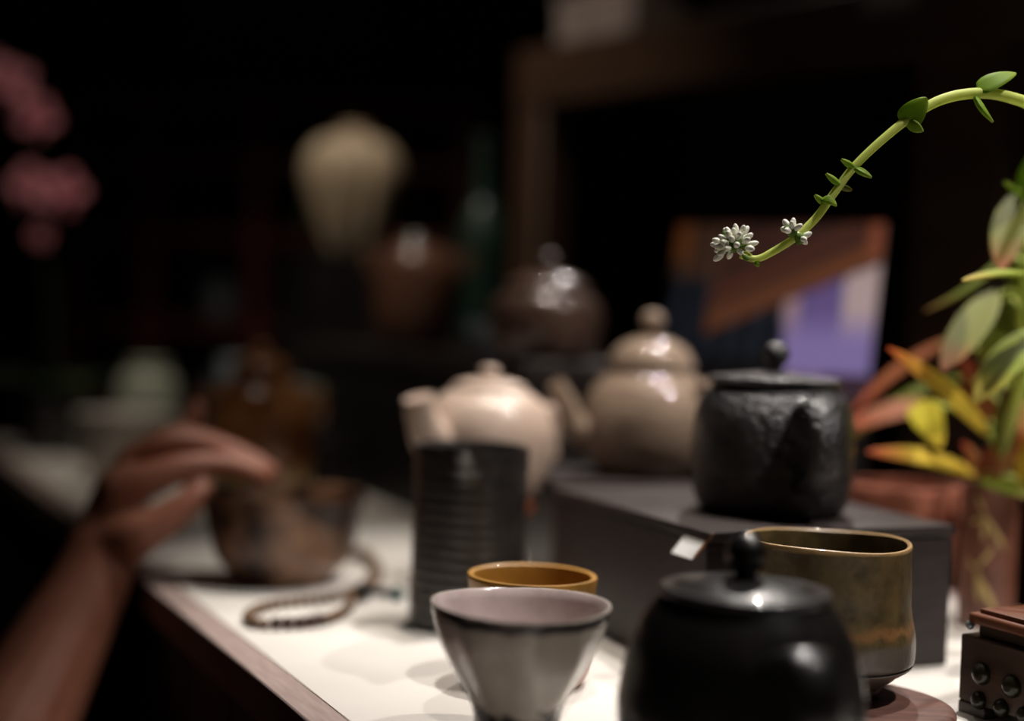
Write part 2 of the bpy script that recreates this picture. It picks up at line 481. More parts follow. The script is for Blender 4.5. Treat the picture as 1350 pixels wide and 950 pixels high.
# olive cup with waist on a coaster
M_coaster = wood('reddish dark coaster wood', (74, 50, 44), (108, 76, 66), .5, (3, 14, 3), 22, .2)
CC = Vector((.166, .679, TABLE))
cs = tag(build('coaster', lathe([(0, 0)] + cat([(.048, 0), (.0515, .0015), (.0525, .0045), (.0515, .007), (.0485, .008)], 4) + [(.03, .0078), (0, .0078)], 72,
         lambda r, z, a: (r * (1 + .02 * math.cos(3 * a + .5) + .012 * math.cos(2 * a)), z)), M_coaster, loc=CC), 'reddish dark round wooden coaster under the olive cup', 'coaster')
def wob(r, z, a):
    return r * (1 + .012 * math.cos(2 * a + .4)), z + .0004 * math.sin(a * 2 + .9) * z / .075 + .0005 * math.sin(3 * a + 1) * z / .075 + .0008 * math.cos(a + 1) * (1 if .01 < z < .05 else 0)
M_olive = mat('speckled olive brown glaze', (58, 48, 27), (98, 81, 49), 90, .4, coat=.2, lo=.3, hi=.7, detail=7,
              bands=[(.0318, .0400, (118, 84, 50), .018), (-.002, .0305, (86, 78, 70), .008), (.0728, .08, (164, 132, 88), .002)],
              bump=.5, bscale=260, bdist=.0008)
M_olive_in = mat('olive inner glaze', (58, 48, 27), (98, 81, 49), 80, .4, coat=.2)
C3 = Vector((.1605, .698, TABLE + .0081))
cup = thing('tea_cup', 'speckled olive brown tall cup with orange waist band on the coaster', 'cup', C3)
op = cat([(.0275, 0), (.0285, .003), (.0295, .006), (.0365, .0105), (.0428, .0150), (.0421, .0164), (.0437, .0180), (.0440, .025), (.0436, .031), (.0422, .0375), (.0412, .045), (.0410, .055), (.0405, .066), (.0406, .0742)], 4)
build('bowl', lathe([(0, .001), (.022, .001), (.024, 0)] + op + [(.0402, .0752), (.0392, .0755), (.0382, .0748)], 72, wob), M_olive, cup)
build('inner_glaze', lathe([(.0382, .0748), (.0376, .070), (.0374, .05), (.038, .03), (.034, .014), (.02, .009), (0, .0085)], 72, lambda r, z, a: (r * (1 + .012 * math.cos(2 * a + .4)), z + .0004 * math.sin(a * 2 + .9) * z / .075 + .0005 * math.sin(3 * a + 1) * z / .075)), M_olive_in, cup)

# dark ribbed pitcher
def ribs(r, z, a):
    d = math.atan2(math.sin(a - R(-92)), math.cos(a - R(-92)))
    top = max(0, min(1, (z - .086) / .021))
    rr = r + .0003 * math.sin(z * 2 * math.pi / .0066) * (1 if z < .1 else .2)
    lip = math.exp(-abs(d / .2) ** 1.3)
    return rr + .0125 * lip * top ** 1.5 - .0026 * math.exp(-((abs(d) - .38) / .15) ** 2) * top, z + .0012 * lip * top + .0035 * (z / .107)
M_pitch = mat('dark matte ribbed stoneware', (32, 28, 26), (48, 42, 38), 24, .4, stretch=(1, 1, 4), bump=.3, bscale=90, bdist=.0008, coat=.35)
C4 = on(614, 822)
pt = thing('tea_pitcher', 'dark ribbed cylindrical pitcher with pinched lip', 'pitcher', C4)
zs = [.002 + .1035 * i / 60 for i in range(61)]
op = [(.0335, 0)] + [(.0355 - .0008 * math.sin(math.pi * q / .107), q) for q in zs]
build('body', lathe([(0, 0)] + op + [(.0350, .1068), (.0338, .1066)] + [(.0325, .1035 - .09 * i / 20) for i in range(21)] + [(0, .012)], 96, ribs), M_pitch, pt)

# brown tea bowl at the left
def bwob(r, z, a): return r * (1 + .010 * math.cos(2 * a) + .006 * math.cos(3 * a + 1)), z + .0012 * math.sin(2 * a) * z / .07
M_bowl = mat('speckled ash brown glaze', (42, 26, 18), (158, 118, 90), 26, .42, lo=.42, hi=.72, detail=9, bump=.4, bscale=160, bdist=.0008, coat=.15,
             )
C5 = on(372, 765)
bw = thing('tea_bowl', 'speckled dark brown tea bowl held by the hand', 'bowl', C5)
op = cat([(.030, 0), (.033, .002), (.036, .007), (.0445, .016), (.0490, .027), (.0525, .042), (.0552, .057), (.0560, .0615)], 5)
build('bowl', lathe([(0, .002), (.024, .002), (.027, 0)] + op + [(.0555, .0627), (.0535, .0622)], 64, bwob), M_bowl, bw)
M_bowl_in = mat('brown inner glaze', (42, 26, 18), (158, 118, 90), 26, .42, lo=.42, hi=.72, detail=9, coat=.15)
build('inner_glaze', lathe([(.0535, .0622), (.0525, .058), (.0490, .042), (.0455, .03), (.038, .016), (.02, .009), (0, .008)], 64, bwob), M_bowl_in, bw)

# ------------------------------------------------------------------ bead bracelet
M_bead = mat('honey brown wood beads', (112, 74, 26), (74, 48, 16), 80, .45)
M_bead_dark = mat('dark brown beads', (44, 24, 16), (60, 34, 22), 80, .35)
M_cord = mat('black green cord', (24, 26, 24), (36, 40, 36), 200, .8)
M_teal = mat('teal stone bead', (40, 84, 84), (60, 104, 100), 80, .35)
br = thing('bead_bracelet', 'honey brown bead bracelet with dark cord lying beside the brown bowl', 'bracelet', on(415, 812))
O = br.location.copy()
loop = [(475, 781), (440, 793), (400, 799), (360, 804), (334, 812), (326, 822), (340, 829), (370, 830), (405, 828), (440, 820), (458, 808), (466, 794), (478, 783),
        (492, 772), (496, 759), (490, 747), (478, 738), (464, 735), (452, 741)]
path = [on(x, y, TABLE) for x, y in loop]
path = [Vector(p) for p in cat([tuple(p) for p in path], 10)]
bead = ball((0, 0, 0), .0034, seg=12, rings=8)
acc = 0; last = path[0]; k = 0; bm0 = None; bm1 = None
for a, b in zip(path, path[1:]):
    seg_l = (b - a).length; s = 0
    while acc + seg_l - s >= .0070 if k else True:
        if k: s += .0070 - acc
        p = a.lerp(b, min(1, s / max(seg_l, 1e-9))); acc = 0
        dark = 22 <= k <= 26
        loc = p - O + Vector((0, 0, .0035))
        first = bm1 if dark else bm0
        if first is None:
            o = build('bead', ball((0, 0, 0), .0040, seg=12, rings=8) if dark else bead, M_bead_dark if dark else M_bead, br, loc)
            if dark: bm1 = o
            else: bm0 = o
        else:
            o = first.copy(); col.objects.link(o); o.parent = br; o.location = loc
        if dark: o.location.z = .0041
        if k > 41: o.scale = (1.35, 1.35, 1.35); o.location.z = .0047
        k += 1
    acc += seg_l - s
cp = cat([tuple(on(x, y, TABLE) - O + Vector((0, 0, .0035))) for x, y in ((470, 792), (486, 786), (505, 787), (530, 790))], 6)
build('cord', tube(cp, [.0036 - .0014 * i / len(cp) for i in range(len(cp))], 8), M_cord, br)
build('stone_bead', ball(on(524, 791) - O + Vector((0, 0, .0046)), .0045), M_teal, br)
kn = on(477, 792) - O
build('knot', ball(kn + Vector((0, 0, .0062)), .0062, seg=12), M_cord, br)

# ------------------------------------------------------------------ carved box (lower right)
M_boxwood = wood('dark carved wood', (48, 36, 28), (72, 54, 42), .35, (14, 1.5, 14), 20, .15, .5)
M_lidwood = wood('brown lid wood', (86, 48, 32), (116, 68, 46), .4, (16, 1.5, 16), 24, .15)
M_boss = mat('dark olive carved bosses', (22, 20, 10), (34, 30, 15), 60, .45, coat=.5, spec=.1)
BX = on(1262, 936)
bx = thing('carved_box', 'dark carved wooden box with round bosses and brown stepped lid', 'box', BX, ROT)
bl, bwid, bh = .125, .085, .0388
build('body', box(0, bwid, -bl, 0, .006, bh, .0008), M_boxwood, bx)
for (x0, x1, y0, y1) in ((0, .02, -.018, 0), (bwid - .02, bwid, -.018, 0), (0, .02, -bl, -bl + .018), (bwid - .02, bwid, -bl, -bl + .018)):
    build('foot', box(x0, x1, y0, y1, 0, .0058, .0006), M_boxwood, bx)
build('lid_neck', box(.006, bwid - .006, -bl + .006, -.006, bh + .0002, bh + .0054, .0005), M_boxwood, bx)
ld = build('lid', join(box(.002, bwid - .002, -bl + .002, -.002, bh + .0056, bh + .0112, .0018, 3), box(.006, bwid - .006, -bl + .006, -.006, bh + .0108, bh + .0135, .0008, 2)), M_lidwood, bx)
M_metal = mat('dull metal', (150, 160, 165), rough=.35, metal=.8)
build('hinge_pin', ball((.003, -.003, bh + .0045), .0024), M_metal, bx)
b0 = None
for row, (zz, r0, off, step, n) in enumerate(((.0222, .0056, -.0155, .0195, 5), (.0088, .0045, -.0145, .0145, 7))):
    bs0 = None
    for i in range(n):
        loc = Vector((-.0005, off - step * i, zz - (.0015 if row == 0 and i % 2 else 0)))
        if bs0 is None:
            g = ball((0, 0, 0), r0, seg=20, rings=12); g = ([Vector((p.x * .75, p.y, p.z)) for p in g[0]], g[1])
            bs0 = build('boss', g, M_boss, bx, loc)
        else:
            o = bs0.copy(); col.objects.link(o); o.parent = bx; o.location = loc

# ------------------------------------------------------------------ picture card on black plinth
pc = seen(998, 517, 1.12)
stand('display_plinth', 'tall black plinth behind the teapots holding up the picture card', (pc.x - .07, pc.y + .005), R(-28), 0.0, .15, -.02, .05, pc.z - TABLE, M_blackwood, category='plinth')
W_, H_ = .176, .140
yaw, lean = R(30), R(14)
rv = Vector((math.cos(yaw), -math.sin(yaw), 0)); back = Vector((math.sin(yaw), math.cos(yaw), 0))
upv = Vector((0, 0, math.cos(lean))) + back * math.sin(lean); nv = rv.cross(upv)
def print_col(u, v):
    # u, v in 0..1, v up: brown roof falling to the left over a lavender street, dark blue columns at the left
    roof_edge = .40 + .36 * (u - .35) / .65
    if u < .09 and v > .76: c = (112, 66, 34)
    elif u < .26 and v > .66: c = (58, 44, 38) if (u * 26) % 2 < 1.2 else (92, 62, 44)
    elif v > roof_edge and u > .20:
        k = min(1, (v - roof_edge) * 2.6)
        c = (104 - 34 * k + 12 * math.sin(v * 34 - u * 22), 62 - 18 * k + 5 * math.sin(v * 34 - u * 22), 46 - 8 * k)
        if roof_edge + .03 < v < roof_edge + .14: c = (104 + 20 * u, 68 + 6 * u, 48)
        if u > .94 and v > .8: c = (150, 84, 60)
    elif u > .55 + .06 * (1 - v):
        s = (u - .55) / .45; q = max(0, min(1, (v - .30) / .2))
        up_ = [150, 126, 132] if s < .22 else ([96 + 10 * math.sin(u * 60), 82, 134] if s < .68 else [172, 154, 158])
        lowc = (124, 112, 168)
        c = [(up_[i] * q + lowc[i] * (1 - q)) * 1.22 for i in range(3)]
        if v < .12: c = (136, 104, 140) if u < .8 else (70, 50, 66)
    else:
        s = (u * 9 + (1 - v) * 1.6) % 1
        c = (36, 46, 62) if s < .42 and v > .2 else (14, 14, 18)
    return rgb(*[max(0, min(255, q)) for q in c])
NU, NV = 70, 54
vv, ff, cc = [], [], []
base = Vector(pc) + nv * .0
for j in range(NV + 1):
    for i in range(NU + 1):
        u, v = i / NU, j / NV
        vv.append(rv * ((u - .5) * W_) + upv * (v * H_) + nv * .0004); cc.append(print_col(u, v))
for j in range(NV):
    for i in range(NU):
        a = j * (NU + 1) + i; ff.append([a, a + 1, a + NU + 2, a + NU + 1])
cd = thing('picture_card', 'printed picture card of a brown roof over a lavender building', 'picture', pc + Vector((0, 0, .0012)))
g = box(-W_ / 2, W_ / 2, -.0028, 0, 0, H_, .0003)
build('board', ([rv * p.x - nv * (-p.y) + upv * p.z for p in g[0]], g[1]), mat('grey card board', (96, 88, 84), rough=.6), cd, smooth=False)
pm = NT('printed street picture')
an = pm.n.new('ShaderNodeAttribute'); an.attribute_name = 'ink'; pm.link(an.outputs['Color'], pm.b.inputs['Base Color'])
pm.b.inputs['Roughness'].default_value = .35
pr = build('print', (vv, ff), pm.m, cd)
ca = pr.data.color_attributes.new('ink', 'FLOAT_COLOR', 'POINT')
for i, c in enumerate(cc): ca.data[i].color = c

# ------------------------------------------------------------------ flowering succulent
M_clay = mat('brown vase glaze', (104, 62, 48), (132, 84, 66), 40, .4, coat=.2, bump=.1, bscale=80)
M_paint = mat('ochre painted leaf', (214, 190, 124), (196, 166, 100), 60, .45)
VB = Vector((.312, .905, TABLE))
pl = thing('potted_succulent', 'flowering succulent with arching white-budded stem in a brown vase painted with bamboo leaves', 'plant', VB)
build('vase', lathe(vessel([(.0165, 0), (.0178, .003), (.0180, .02), (.0180, .06), (.0180, .085), (.0184, .092)], .0025, .01), 40), M_clay, pl)
build('soil', lathe([(0, .080), (.0148, .080), (.0148, .083), (0, .0845)], 24), mat('dark soil', (40, 28, 22), (58, 42, 32), 200, .95, bump=.5), pl)
# painted leaves: thin curved patches on the vase wall
def painted(a0, z0, ang, L, wd):
    v, f = [], []; n = 8
    for i in range(n + 1):
        t = i / n; w2 = wd / 2 * math.sin(math.pi * (t * .94 + .03))
        for s in (-1, 1):
            dx = math.cos(ang) * L * t - math.sin(ang) * w2 * s; dz = math.sin(ang) * L * t + math.cos(ang) * w2 * s
            a = R(a0) + dx / .018
            for r in (.0179, .01835): v.append(Vector((r * math.cos(a), r * math.sin(a), z0 + dz)))
    for i in range(n):
        q = i * 4
        f += [[q + 1, q + 3, q + 7, q + 5], [q, q + 4, q + 6, q + 2], [q, q + 1, q + 5, q + 4], [q + 2, q + 6, q + 7, q + 3]]
    f += [[0, 2, 3, 1], [4 * n, 4 * n + 1, 4 * n + 3, 4 * n + 2]]
    return v, f
for (a0, z0, an_, L, wd) in ((-116, .074, -58, .025, .0030), (-116, .074, -92, .017, .0028), (-117, .075, 118, .013, .0022), (-118, .073, -150, .011, .0022),
                             (-130, .038, -62, .030, .0042), (-128, .039, -84, .022, .0028), (-127, .040, 58, .018, .0022), (-131, .039, 140, .008, .002)):
    build('painted_leaf', painted(a0, z0, R(an_), L, wd), M_paint, pl)
def rel(px, py, d): return seen(px, py, d) - VB
M_stem = leafmat('pale green stem', (212, 222, 120), (212, 222, 120))
stem_pts = [(1312, 640, .905, 4), (1332, 560, .88, 4), (1372, 440, .83, 3.6), (1412, 310, .77, 3.4), (1412, 205, .725, 3.2), (1372, 148, .70, 3.0), (1330, 128, .69, 2.75), (1285, 123, .685, 2.6), (1240, 132, .68, 2.45),
            (1200, 155, .677, 2.2), (1160, 187, .675, 2.05), (1125, 221, .674, 2.0), (1100, 254, .673, 2.0), (1076, 287, .672, 2.0), (1048, 313, .671, 1.9), (1020, 331, .67, 1.8), (998, 341, .67, 1.6), (976, 337, .669, 1.3)]
sp = cat([tuple(rel(x, y, d)) + (r * .00102,) for x, y, d, r in stem_pts], 8)
skeleton = [Vector(p[:3]) for p in sp]
build('stem', tube([p[:3] for p in sp], [p[3] for p in sp], 12), M_stem, pl, attr=[.2] * (len(sp) * 12))
# short side shoots inside the rosette
for (a, b, c) in (((1312, 640, .905), (1318, 600, .895), (1305, 572, .885)), ((1312, 640, .905), (1330, 520, .89), (1345, 440, .87)), ((1345, 440, .87), (1352, 330, .85), (1345, 250, .84))):
    q = cat([tuple(rel(*a)), tuple(rel(*b)), tuple(rel(*c))], 6)
    skeleton += [Vector(p) for p in q]
    build('side_shoot', tube(q, .0021, 8), M_stem, pl, attr=[.2] * (len(q) * 8))
LM = {
 'green': leafmat('fresh green leaf', (128, 160, 44), (150, 172, 64)),
 'olive': leafmat('olive leaf', (104, 112, 34), (120, 84, 40)),
 'pale': leafmat('pale sage leaf', (134, 136, 64), (168, 100, 58)),
 'lime': leafmat('yellow green leaf', (160, 172, 70), (190, 168, 74)),
 'orange': leafmat('yellow leaf with orange tip', (206, 178, 64), (208, 106, 60)),
 'pink': leafmat('pink edged leaf', (156, 92, 58), (166, 76, 54)),
 'peach': leafmat('peach leaf', (214, 158, 104), (206, 104, 76)),
 'yellow': leafmat('yellow leaf', (214, 200, 60), (206, 176, 56)),
}
def lf(b, t, wpx, d, m, nrm=(-.2, -.7, .6), d2=None, **kw):
    d2 = d2 or d
    g, at = leaf(rel(b[0], b[1], d), rel(t[0], t[1], d2), wpx * (d + d2) / 2 / F, nrm, **kw)
    b0 = rel(b[0], b[1], d); near_ = min(skeleton, key=lambda p: (p - b0).length)
    if (near_ - b0).length > .004:
        mid = (near_ + b0) / 2 + Vector((0, 0, .12 * (near_ - b0).length))
        q = cat([tuple(near_), tuple(mid), tuple(b0.lerp(rel(t[0], t[1], d2), .06))], 5)
        build('petiole', tube(q, .0012, 8), M_stem, pl, attr=[.2] * (len(q) * 8))
    return build('leaf', g, LM[m], pl, attr=at)
up = (-.1, -.35, .9); side = (-.2, -.95, .1)
# along the arching stem
lf((1289, 120), (1339, 97), 27, .685, 'green', (-.2, -.8, .5), .69, bend=.06, round_=.6)
lf((1284, 124), (1309, 161), 13, .685, 'green', (.5, -.6, .4), .68, sag=.12)
lf((1190, 164), (1222, 129), 34, .677, 'green', (-.1, -.98, -.05), .672, round_=.62, cup=.1)
lf((1196, 160), (1217, 173), 16, .677, 'green', (.2, -.7, -.5), .672, round_=.8)
lf((1127, 222), (1109, 210), 9, .674, 'green', (.1, -.4, .8), .67)
lf((1124, 220), (1149, 234), 13, .674, 'green', (.3, -.6, .7), .67)
lf((1108, 245), (1089, 229), 11, .673, 'green', (.2, -.5, .8), .67)
lf((1108, 246), (1123, 251), 7, .673, 'olive', (.2, -.6, .8), .68)
lf((1088, 270), (1074, 257), 8, .673, 'green', (.2, -.5, .8), .67)
lf((1082, 264), (1103, 271), 14, .673, 'green', (.2, -.9, .4), .668, bend=.2)
lf((1052, 312), (1044, 300), 6, .671, 'green', (.2, -.9, .4))
lf((1048, 314), (1058, 318), 6, .671, 'green', (.2, -.9, .4))
lf((992, 345), (984, 332), 9, .67, 'lime', (.2, -.9, .4))
lf((996, 343), (1000, 352), 8, .67, 'green', (.2, -.9, .4))
# rosette at the vase
lf((1303, 572), (1171, 459), 33, .885, 'orange', (-.35, -.85, .5), .82, bend=.03)
lf((1385, 372), (1268, 370), 27, .80, 'lime', up, .745, bend=.05)
lf((1340, 258), (1320, 356), 46, .84, 'pale', (-.4, -.9, .25), .80, round_=.9)
lf((1312, 385), (1243, 489), 50, .86, 'pale', (-.5, -.75, .4), .82, round_=.9)
lf((1322, 340), (1218, 411), 17, .88, 'olive', up, .88, sag=-.12)
lf((1378, 432), (1286, 532), 56, .82, 'lime', (-.5, -.6, .6), .79, bend=.05, round_=.9)
lf((1285, 626), (1143, 596), 32, .90, 'orange', (-.1, -.7, .7), .87, bend=.06)
lf((1225, 532), (1112, 566), 34, .96, 'pink', (-.2, -.6, .7), .96, bend=.04)
lf((1250, 448), (1120, 548), 24, .98, 'pink', up, .98, sag=.08)
lf((1238, 500), (1112, 585), 20, .97, 'olive', (-.2, -.6, .7), .97, bend=.04)
lf((1212, 530), (1240, 590), 44, .90, 'yellow', (-.3, -.7, .6), .88, round_=.5)
lf((1290, 632), (1372, 660), 34, .885, 'olive', up, .85)
lf((1302, 630), (1347, 568), 34, .90, 'peach', (-.4, -.8, .3), .88, round_=.9)
lf((1295, 628), (1268, 584), 28, .90, 'peach', (.3, -.8, .4), .88)
lf((1300, 628), (1302, 590), 26, .895, 'pink', (-.3, -.9, .1), .88)
lf((1322, 600), (1330, 508), 32, .89, 'olive', (-.3, -.9, .1), .87)
lf((1350, 640), (1372, 560), 40, .89, 'orange', (-.6, -.7, .2), .87)
lf((1345, 250), (1372, 190), 22, .84, 'green', side, .82)
lf((1350, 262), (1324, 240), 20, .83, 'green', (-.4, -.7, .5), .81, round_=.7)
lf((1322, 390), (1300, 500), 44, .89, 'olive', side, .88)
lf((1345, 340), (1360, 470), 46, .88, 'olive', side, .88)
lf((1306, 560), (1268, 470), 30, .93, 'pink', side, .93)
lf((1340, 520), (1352, 600), 34, .91, 'peach', side, .90)
# buds
M_bud = mat('white flower bud', (236, 234, 222), (224, 224, 204), 60, .5)
M_ped = leafmat('green flower stalk', (110, 140, 60), (130, 150, 70))
def cluster(center, n, rpx, dirs, d, lo=.6):
    c = rel(center[0], center[1], d)
    fl = build('flower_head', ball(c, .0028, seg=10, rings=6), M_ped, pl, attr=None)
    for i in range(n):
        k = (i + .5) / n; ph = i * 2.39996; zc = 1 - 1.75 * k
        q = Vector((math.sqrt(max(0, 1 - zc * zc)) * math.cos(ph), math.sqrt(max(0, 1 - zc * zc)) * math.sin(ph), zc))
        q = (q + Vector(dirs) * .55).normalized()
        r = rpx * d / F * (.82 + .25 * random.random())
        p = c + q * r
        build('stalk', tube([c + q * .002, c + q * (r - .001)], .0005, 6), M_ped, fl, attr=[.3] * 12)
        if i % 5 != 4:
            build('bud', ball(p, .00135 + .0003 * random.random(), .0026 + .0005 * random.random(), 10, 7, axis=q), M_bud, fl)
        else:
            build('bud', ball(p - q * .001, .0014, .0020, 10, 7, axis=q), M_ped, fl)
cluster((969, 325), 36, 25, (-.5, -.3, .35), .669)
cluster((1044, 305), 9, 12, (-.6, -.2, .9), .669)
cluster((1055, 314), 5, 9, (.6, -.2, -.6), .669)
# ------------------------------------------------------------------ terracotta pot behind
M_terra = mat('terracotta', (150, 84, 62), (170, 102, 78), 30, .7, bump=.1, bscale=90)
TP = Vector((.273, .965, TABLE))
tp = thing('clay_pot', 'small empty terracotta pot behind the charcoal block', 'pot', TP)
build('pot', lathe(vessel([(.028, 0), (.030, .003), (.034, .04), (.0365, .066)], .003, .012), 48), M_terra, tp)
build('rim', lathe([(.0367, .066), (.0395, .0662), (.0400, .082), (.0390, .0845), (.0350, .0845), (.0345, .0665)] + [(.0367, .066)], 48), M_terra, tp)
build('soil', lathe([(0, .050), (.0305, .050), (.0305, .055), (0, .057)], 24), mat('dry soil', (62, 42, 32), (84, 60, 46), 150, .95, bump=.4), tp)

# ------------------------------------------------------------------ blurred things further back
M_darkpot = mat('dark plum glaze', (72, 54, 47), (92, 70, 60), 30, .3, coat=.4)
RT = TABLE + .155
T5 = on(718, 474, RT); T5.y = 1.19; T5.x = (718 - 675) / F * 1.19; T5.z = RT
teapot('lidded_jar', 'plum brown lidded jar with ball knob on the long riser', T5,
       [(.033, 0), (.040, .006), (.0465, .020), (.0485, .034), (.0455, .048), (.038, .056), (.0345, .0585)],
       [(.034, .0588), (.0365, .060), (.034, .065), (.024, .0715), (.012, .0745), (.005, .0755)],
       [(.0045, .0752), (.004, .077), (.0065, .079), (.0088, .083), (.0080, .0875), (.004, .0905), (0, .091)],
       M_darkpot)['category'] = 'jar'
def jar(name, label, pos, prof, m, category, t=.003, floor=.006, mod=None, lid=None, group=None, part='body', seg=40):
    o = thing(name, label, category, pos, 0, group)
    build(part, lathe(vessel(prof, t, floor), seg, mod), m, o)
    return o
M_brownjar = mat('brown glaze', (124, 86, 66), (92, 62, 48), 20, .35, coat=.3)
p = loc2w(.372, .775, RT)
j = jar('stoneware_jar', 'plain brown stoneware jar on the far part of the riser', p, [(.034, 0), (.044, .02), (.0485, .06), (.0470, .088), (.038, .104), (.030, .109), (.031, .117)], M_brownjar, 'jar')
for s in (-1, 1):
    q = cat([(s * .044, 0, .097), (s * .053, 0, .100), (s * .056, 0, .090), (s * .046, 0, .080)], 5)
    build('lug', tube(q, .004, 8, side=(0, 1, 0)), M_brownjar, j)
M_green = mat('dark green glass', (30, 52, 40), (40, 66, 58), 12, .4, coat=.15)
p = loc2w(.478, .84, RT)
jar('tall_bottle', 'tall dark green bottle behind the brown jar', p, [(.022, 0), (.027, .01), (.029, .06), (.028, .12), (.018, .155), (.0095, .175), (.009, .225), (.011, .24)], M_green, 'bottle')
M_blue = mat('pale blue glaze', (128, 142, 150), (150, 162, 168), 30, .25, coat=.3)
p = loc2w(.34, .53, RT)
jar('small_cup', 'small pale blue cup on the riser beside the plum jar', p, [(.011, 0), (.014, .006), (.017, .018), (.0185, .03)], M_blue, 'cup', .0018, .004)
# melon-ribbed pale vase on pedestal
VP = Vector((-.212, 1.80, 0)); vz = 1.114
stand('display_pedestal', 'tall black pedestal holding up the pale ribbed vase', (VP.x, VP.y), ROT, -.07, .07, -.07, .07, vz - TABLE, M_blackwood, category='pedestal')
M_vase = mat('warm cream glaze', (188, 166, 138), (206, 186, 158), 14, .45, bump=.1)
j = thing('ribbed_vase', 'pale cream melon-ribbed vase high on the black pedestal', 'vase', (VP.x, VP.y, vz))
build('body', lathe(vessel([(.030, 0), (.035, .006), (.047, .033), (.059, .072), (.0640, .100), (.0600, .126), (.044, .145), (.022, .152), (.017, .156), (.019, .161)], .004, .01), 80,
      lambda r, z, a: (r * (1 - .17 * (1 - abs(math.cos(3 * a - 1.36))) ** 2.2 * min(1, max(0, z / .02)) * min(1, max(0, (.156 - z) / .02))), z)), M_vase, j)
# amber jar behind the bowl
M_amber = mat('amber brown flambe glaze', (88, 46, 14), (190, 132, 84), 22, .3, coat=.4, lo=.4, hi=.7, bands=[(-.01, .045, (206, 180, 120), .05)])
p = seen(342, 600, 1.30); p.z = TABLE
j = jar('amber_jar', 'amber brown mottled jar with pale lower part behind the brown bowl', p, [(.034, 0), (.042, .01), (.049, .05), (.0495, .085), (.043, .112), (.030, .124), (.024, .128), (.027, .134)], M_amber, 'jar')
lid = build('lid', lathe([(0, .1345)] + cat([(.026, .1345), (.0285, .136), (.024, .142), (.012, .147), (.005, .148)], 4) + [(0, .148)], 32), M_amber, j)
build('knob', ball((0, 0, .153), .0065), M_amber, lid)
for s in (-1, 1):
    q = cat([(s * .043, 0, .108), (s * .055, -.003, .112), (s * .057, -.003, .096), (s * .048, 0, .086)], 5)
    build('lug', tube(q, .0045, 8, side=(0, 1, 0)), M_amber, j)
# pale things on the far left of the counter
M_pale = mat('dull white porcelain', (196, 190, 182), (206, 200, 192), 20, .4)
M_sage = mat('sage porcelain', (146, 150, 134), (160, 164, 148), 20, .4)
p = seen(163, 600, 1.5); p.z = TABLE
jar('serving_bowl', 'white straight-sided bowl behind the hand', p, [(.030, 0), (.034, .004), (.042, .03), (.050, .066), (.052, .074)], M_pale, 'bowl')
p = loc2w(.16, 1.1)
jar('storage_jar', 'sage grey jar beyond the white bowl', p, [(.030, 0), (.036, .01), (.038, .06), (.034, .10), (.024, .112), (.026, .122)], M_sage, 'jar')
for i, (a, b, hgt, r, lb) in enumerate(((.225, .76, .058, .022, 'pale cup nearest the amber jar on the low riser'), (.262, .83, .05, .028, 'wide sage bowl on the low riser'), (.225, .93, .075, .022, 'tall grey beaker at the far end of the low riser'))):
    jar('porcelain_cup', lb, loc2w(a, b, TABLE + .06), [(r * .6, 0), (r * .75, .006), (r * .95, hgt * .6), (r, hgt)], (M_pale, M_sage, M_blue)[i], 'cup', .002, .005)

# pink orchid
M_petal = mat('dusty pink petal', (196, 112, 124), (214, 140, 150), 20, .6)
M_petal2 = mat('deep pink lip', (150, 40, 76), rough=.6)
M_orch = mat('dark green orchid stem', (44, 60, 32), (56, 72, 40), 30, .6)
M_darkclay = mat('black pot glaze', (24, 22, 22), (34, 30, 30), 20, .4)
OB = loc2w(.065, 1.22)
oc = thing('potted_orchid', 'pink orchid in a black pot at the end of the counter', 'plant', OB)
build('pot', lathe(vessel([(.03, 0), (.034, .004), (.042, .05), (.045, .07)], .003, .01), 40), M_darkclay, oc)
build('soil', lathe([(0, .055), (.038, .055), (.038, .06), (0, .062)], 24), mat('bark', (36, 26, 20), (52, 38, 30), 120, .95, bump=.5), oc)
def orel(px, py, d): return seen(px, py, d) - OB
q = cat([(0, 0, .058), tuple(orel(70, 430, OB.y - .01)), tuple(orel(58, 300, OB.y - .02)), tuple(orel(52, 235, OB.y - .03)), tuple(orel(30, 140, OB.y - .04)), tuple(orel(-10, 90, OB.y - .05))], 8)
build('stem', tube(q, .0025, 8), M_orch, oc)
for a in range(5):
    d = az(a * 72 + 20)
    g, at_ = leaf(Vector((0, 0, .06)), d * .11 + Vector((0, 0, .09)), .036, (0, 0, 1), bend=.18, thick=.002)
    build('leaf', g, M_orch, oc)
for (px, py, sc, tilt) in ((18, 112, 1.0, .3), (50, 156, .9, -.5), (42, 246, .95, .2), (86, 252, .95, -.3), (54, 312, .45, 0), (-22, 92, .9, .4)):
    c = orel(px, py, OB.y - .045)
    fl = build('flower', ball(c, .005 * sc), M_petal2, oc)
    for k in range(5):
        an_ = R(90 + 72 * k) + tilt
        dv = Vector((math.cos(an_), -.15, math.sin(an_)))
        g, at_ = leaf(c + dv * .004, c + dv * .030 * sc, .027 * sc, (.15 + tilt * .3, -1, .2), bend=.08, thick=.0012, round_=.8)
        build('petal', g, M_petal, fl)
    g, at_ = leaf(c + Vector((0, -.003, 0)), c + Vector((0, -.02 * sc, -.012 * sc)), .014 * sc, (0, -.3, 1), bend=.1, thick=.001)
    build('lip', g, M_petal2, fl)

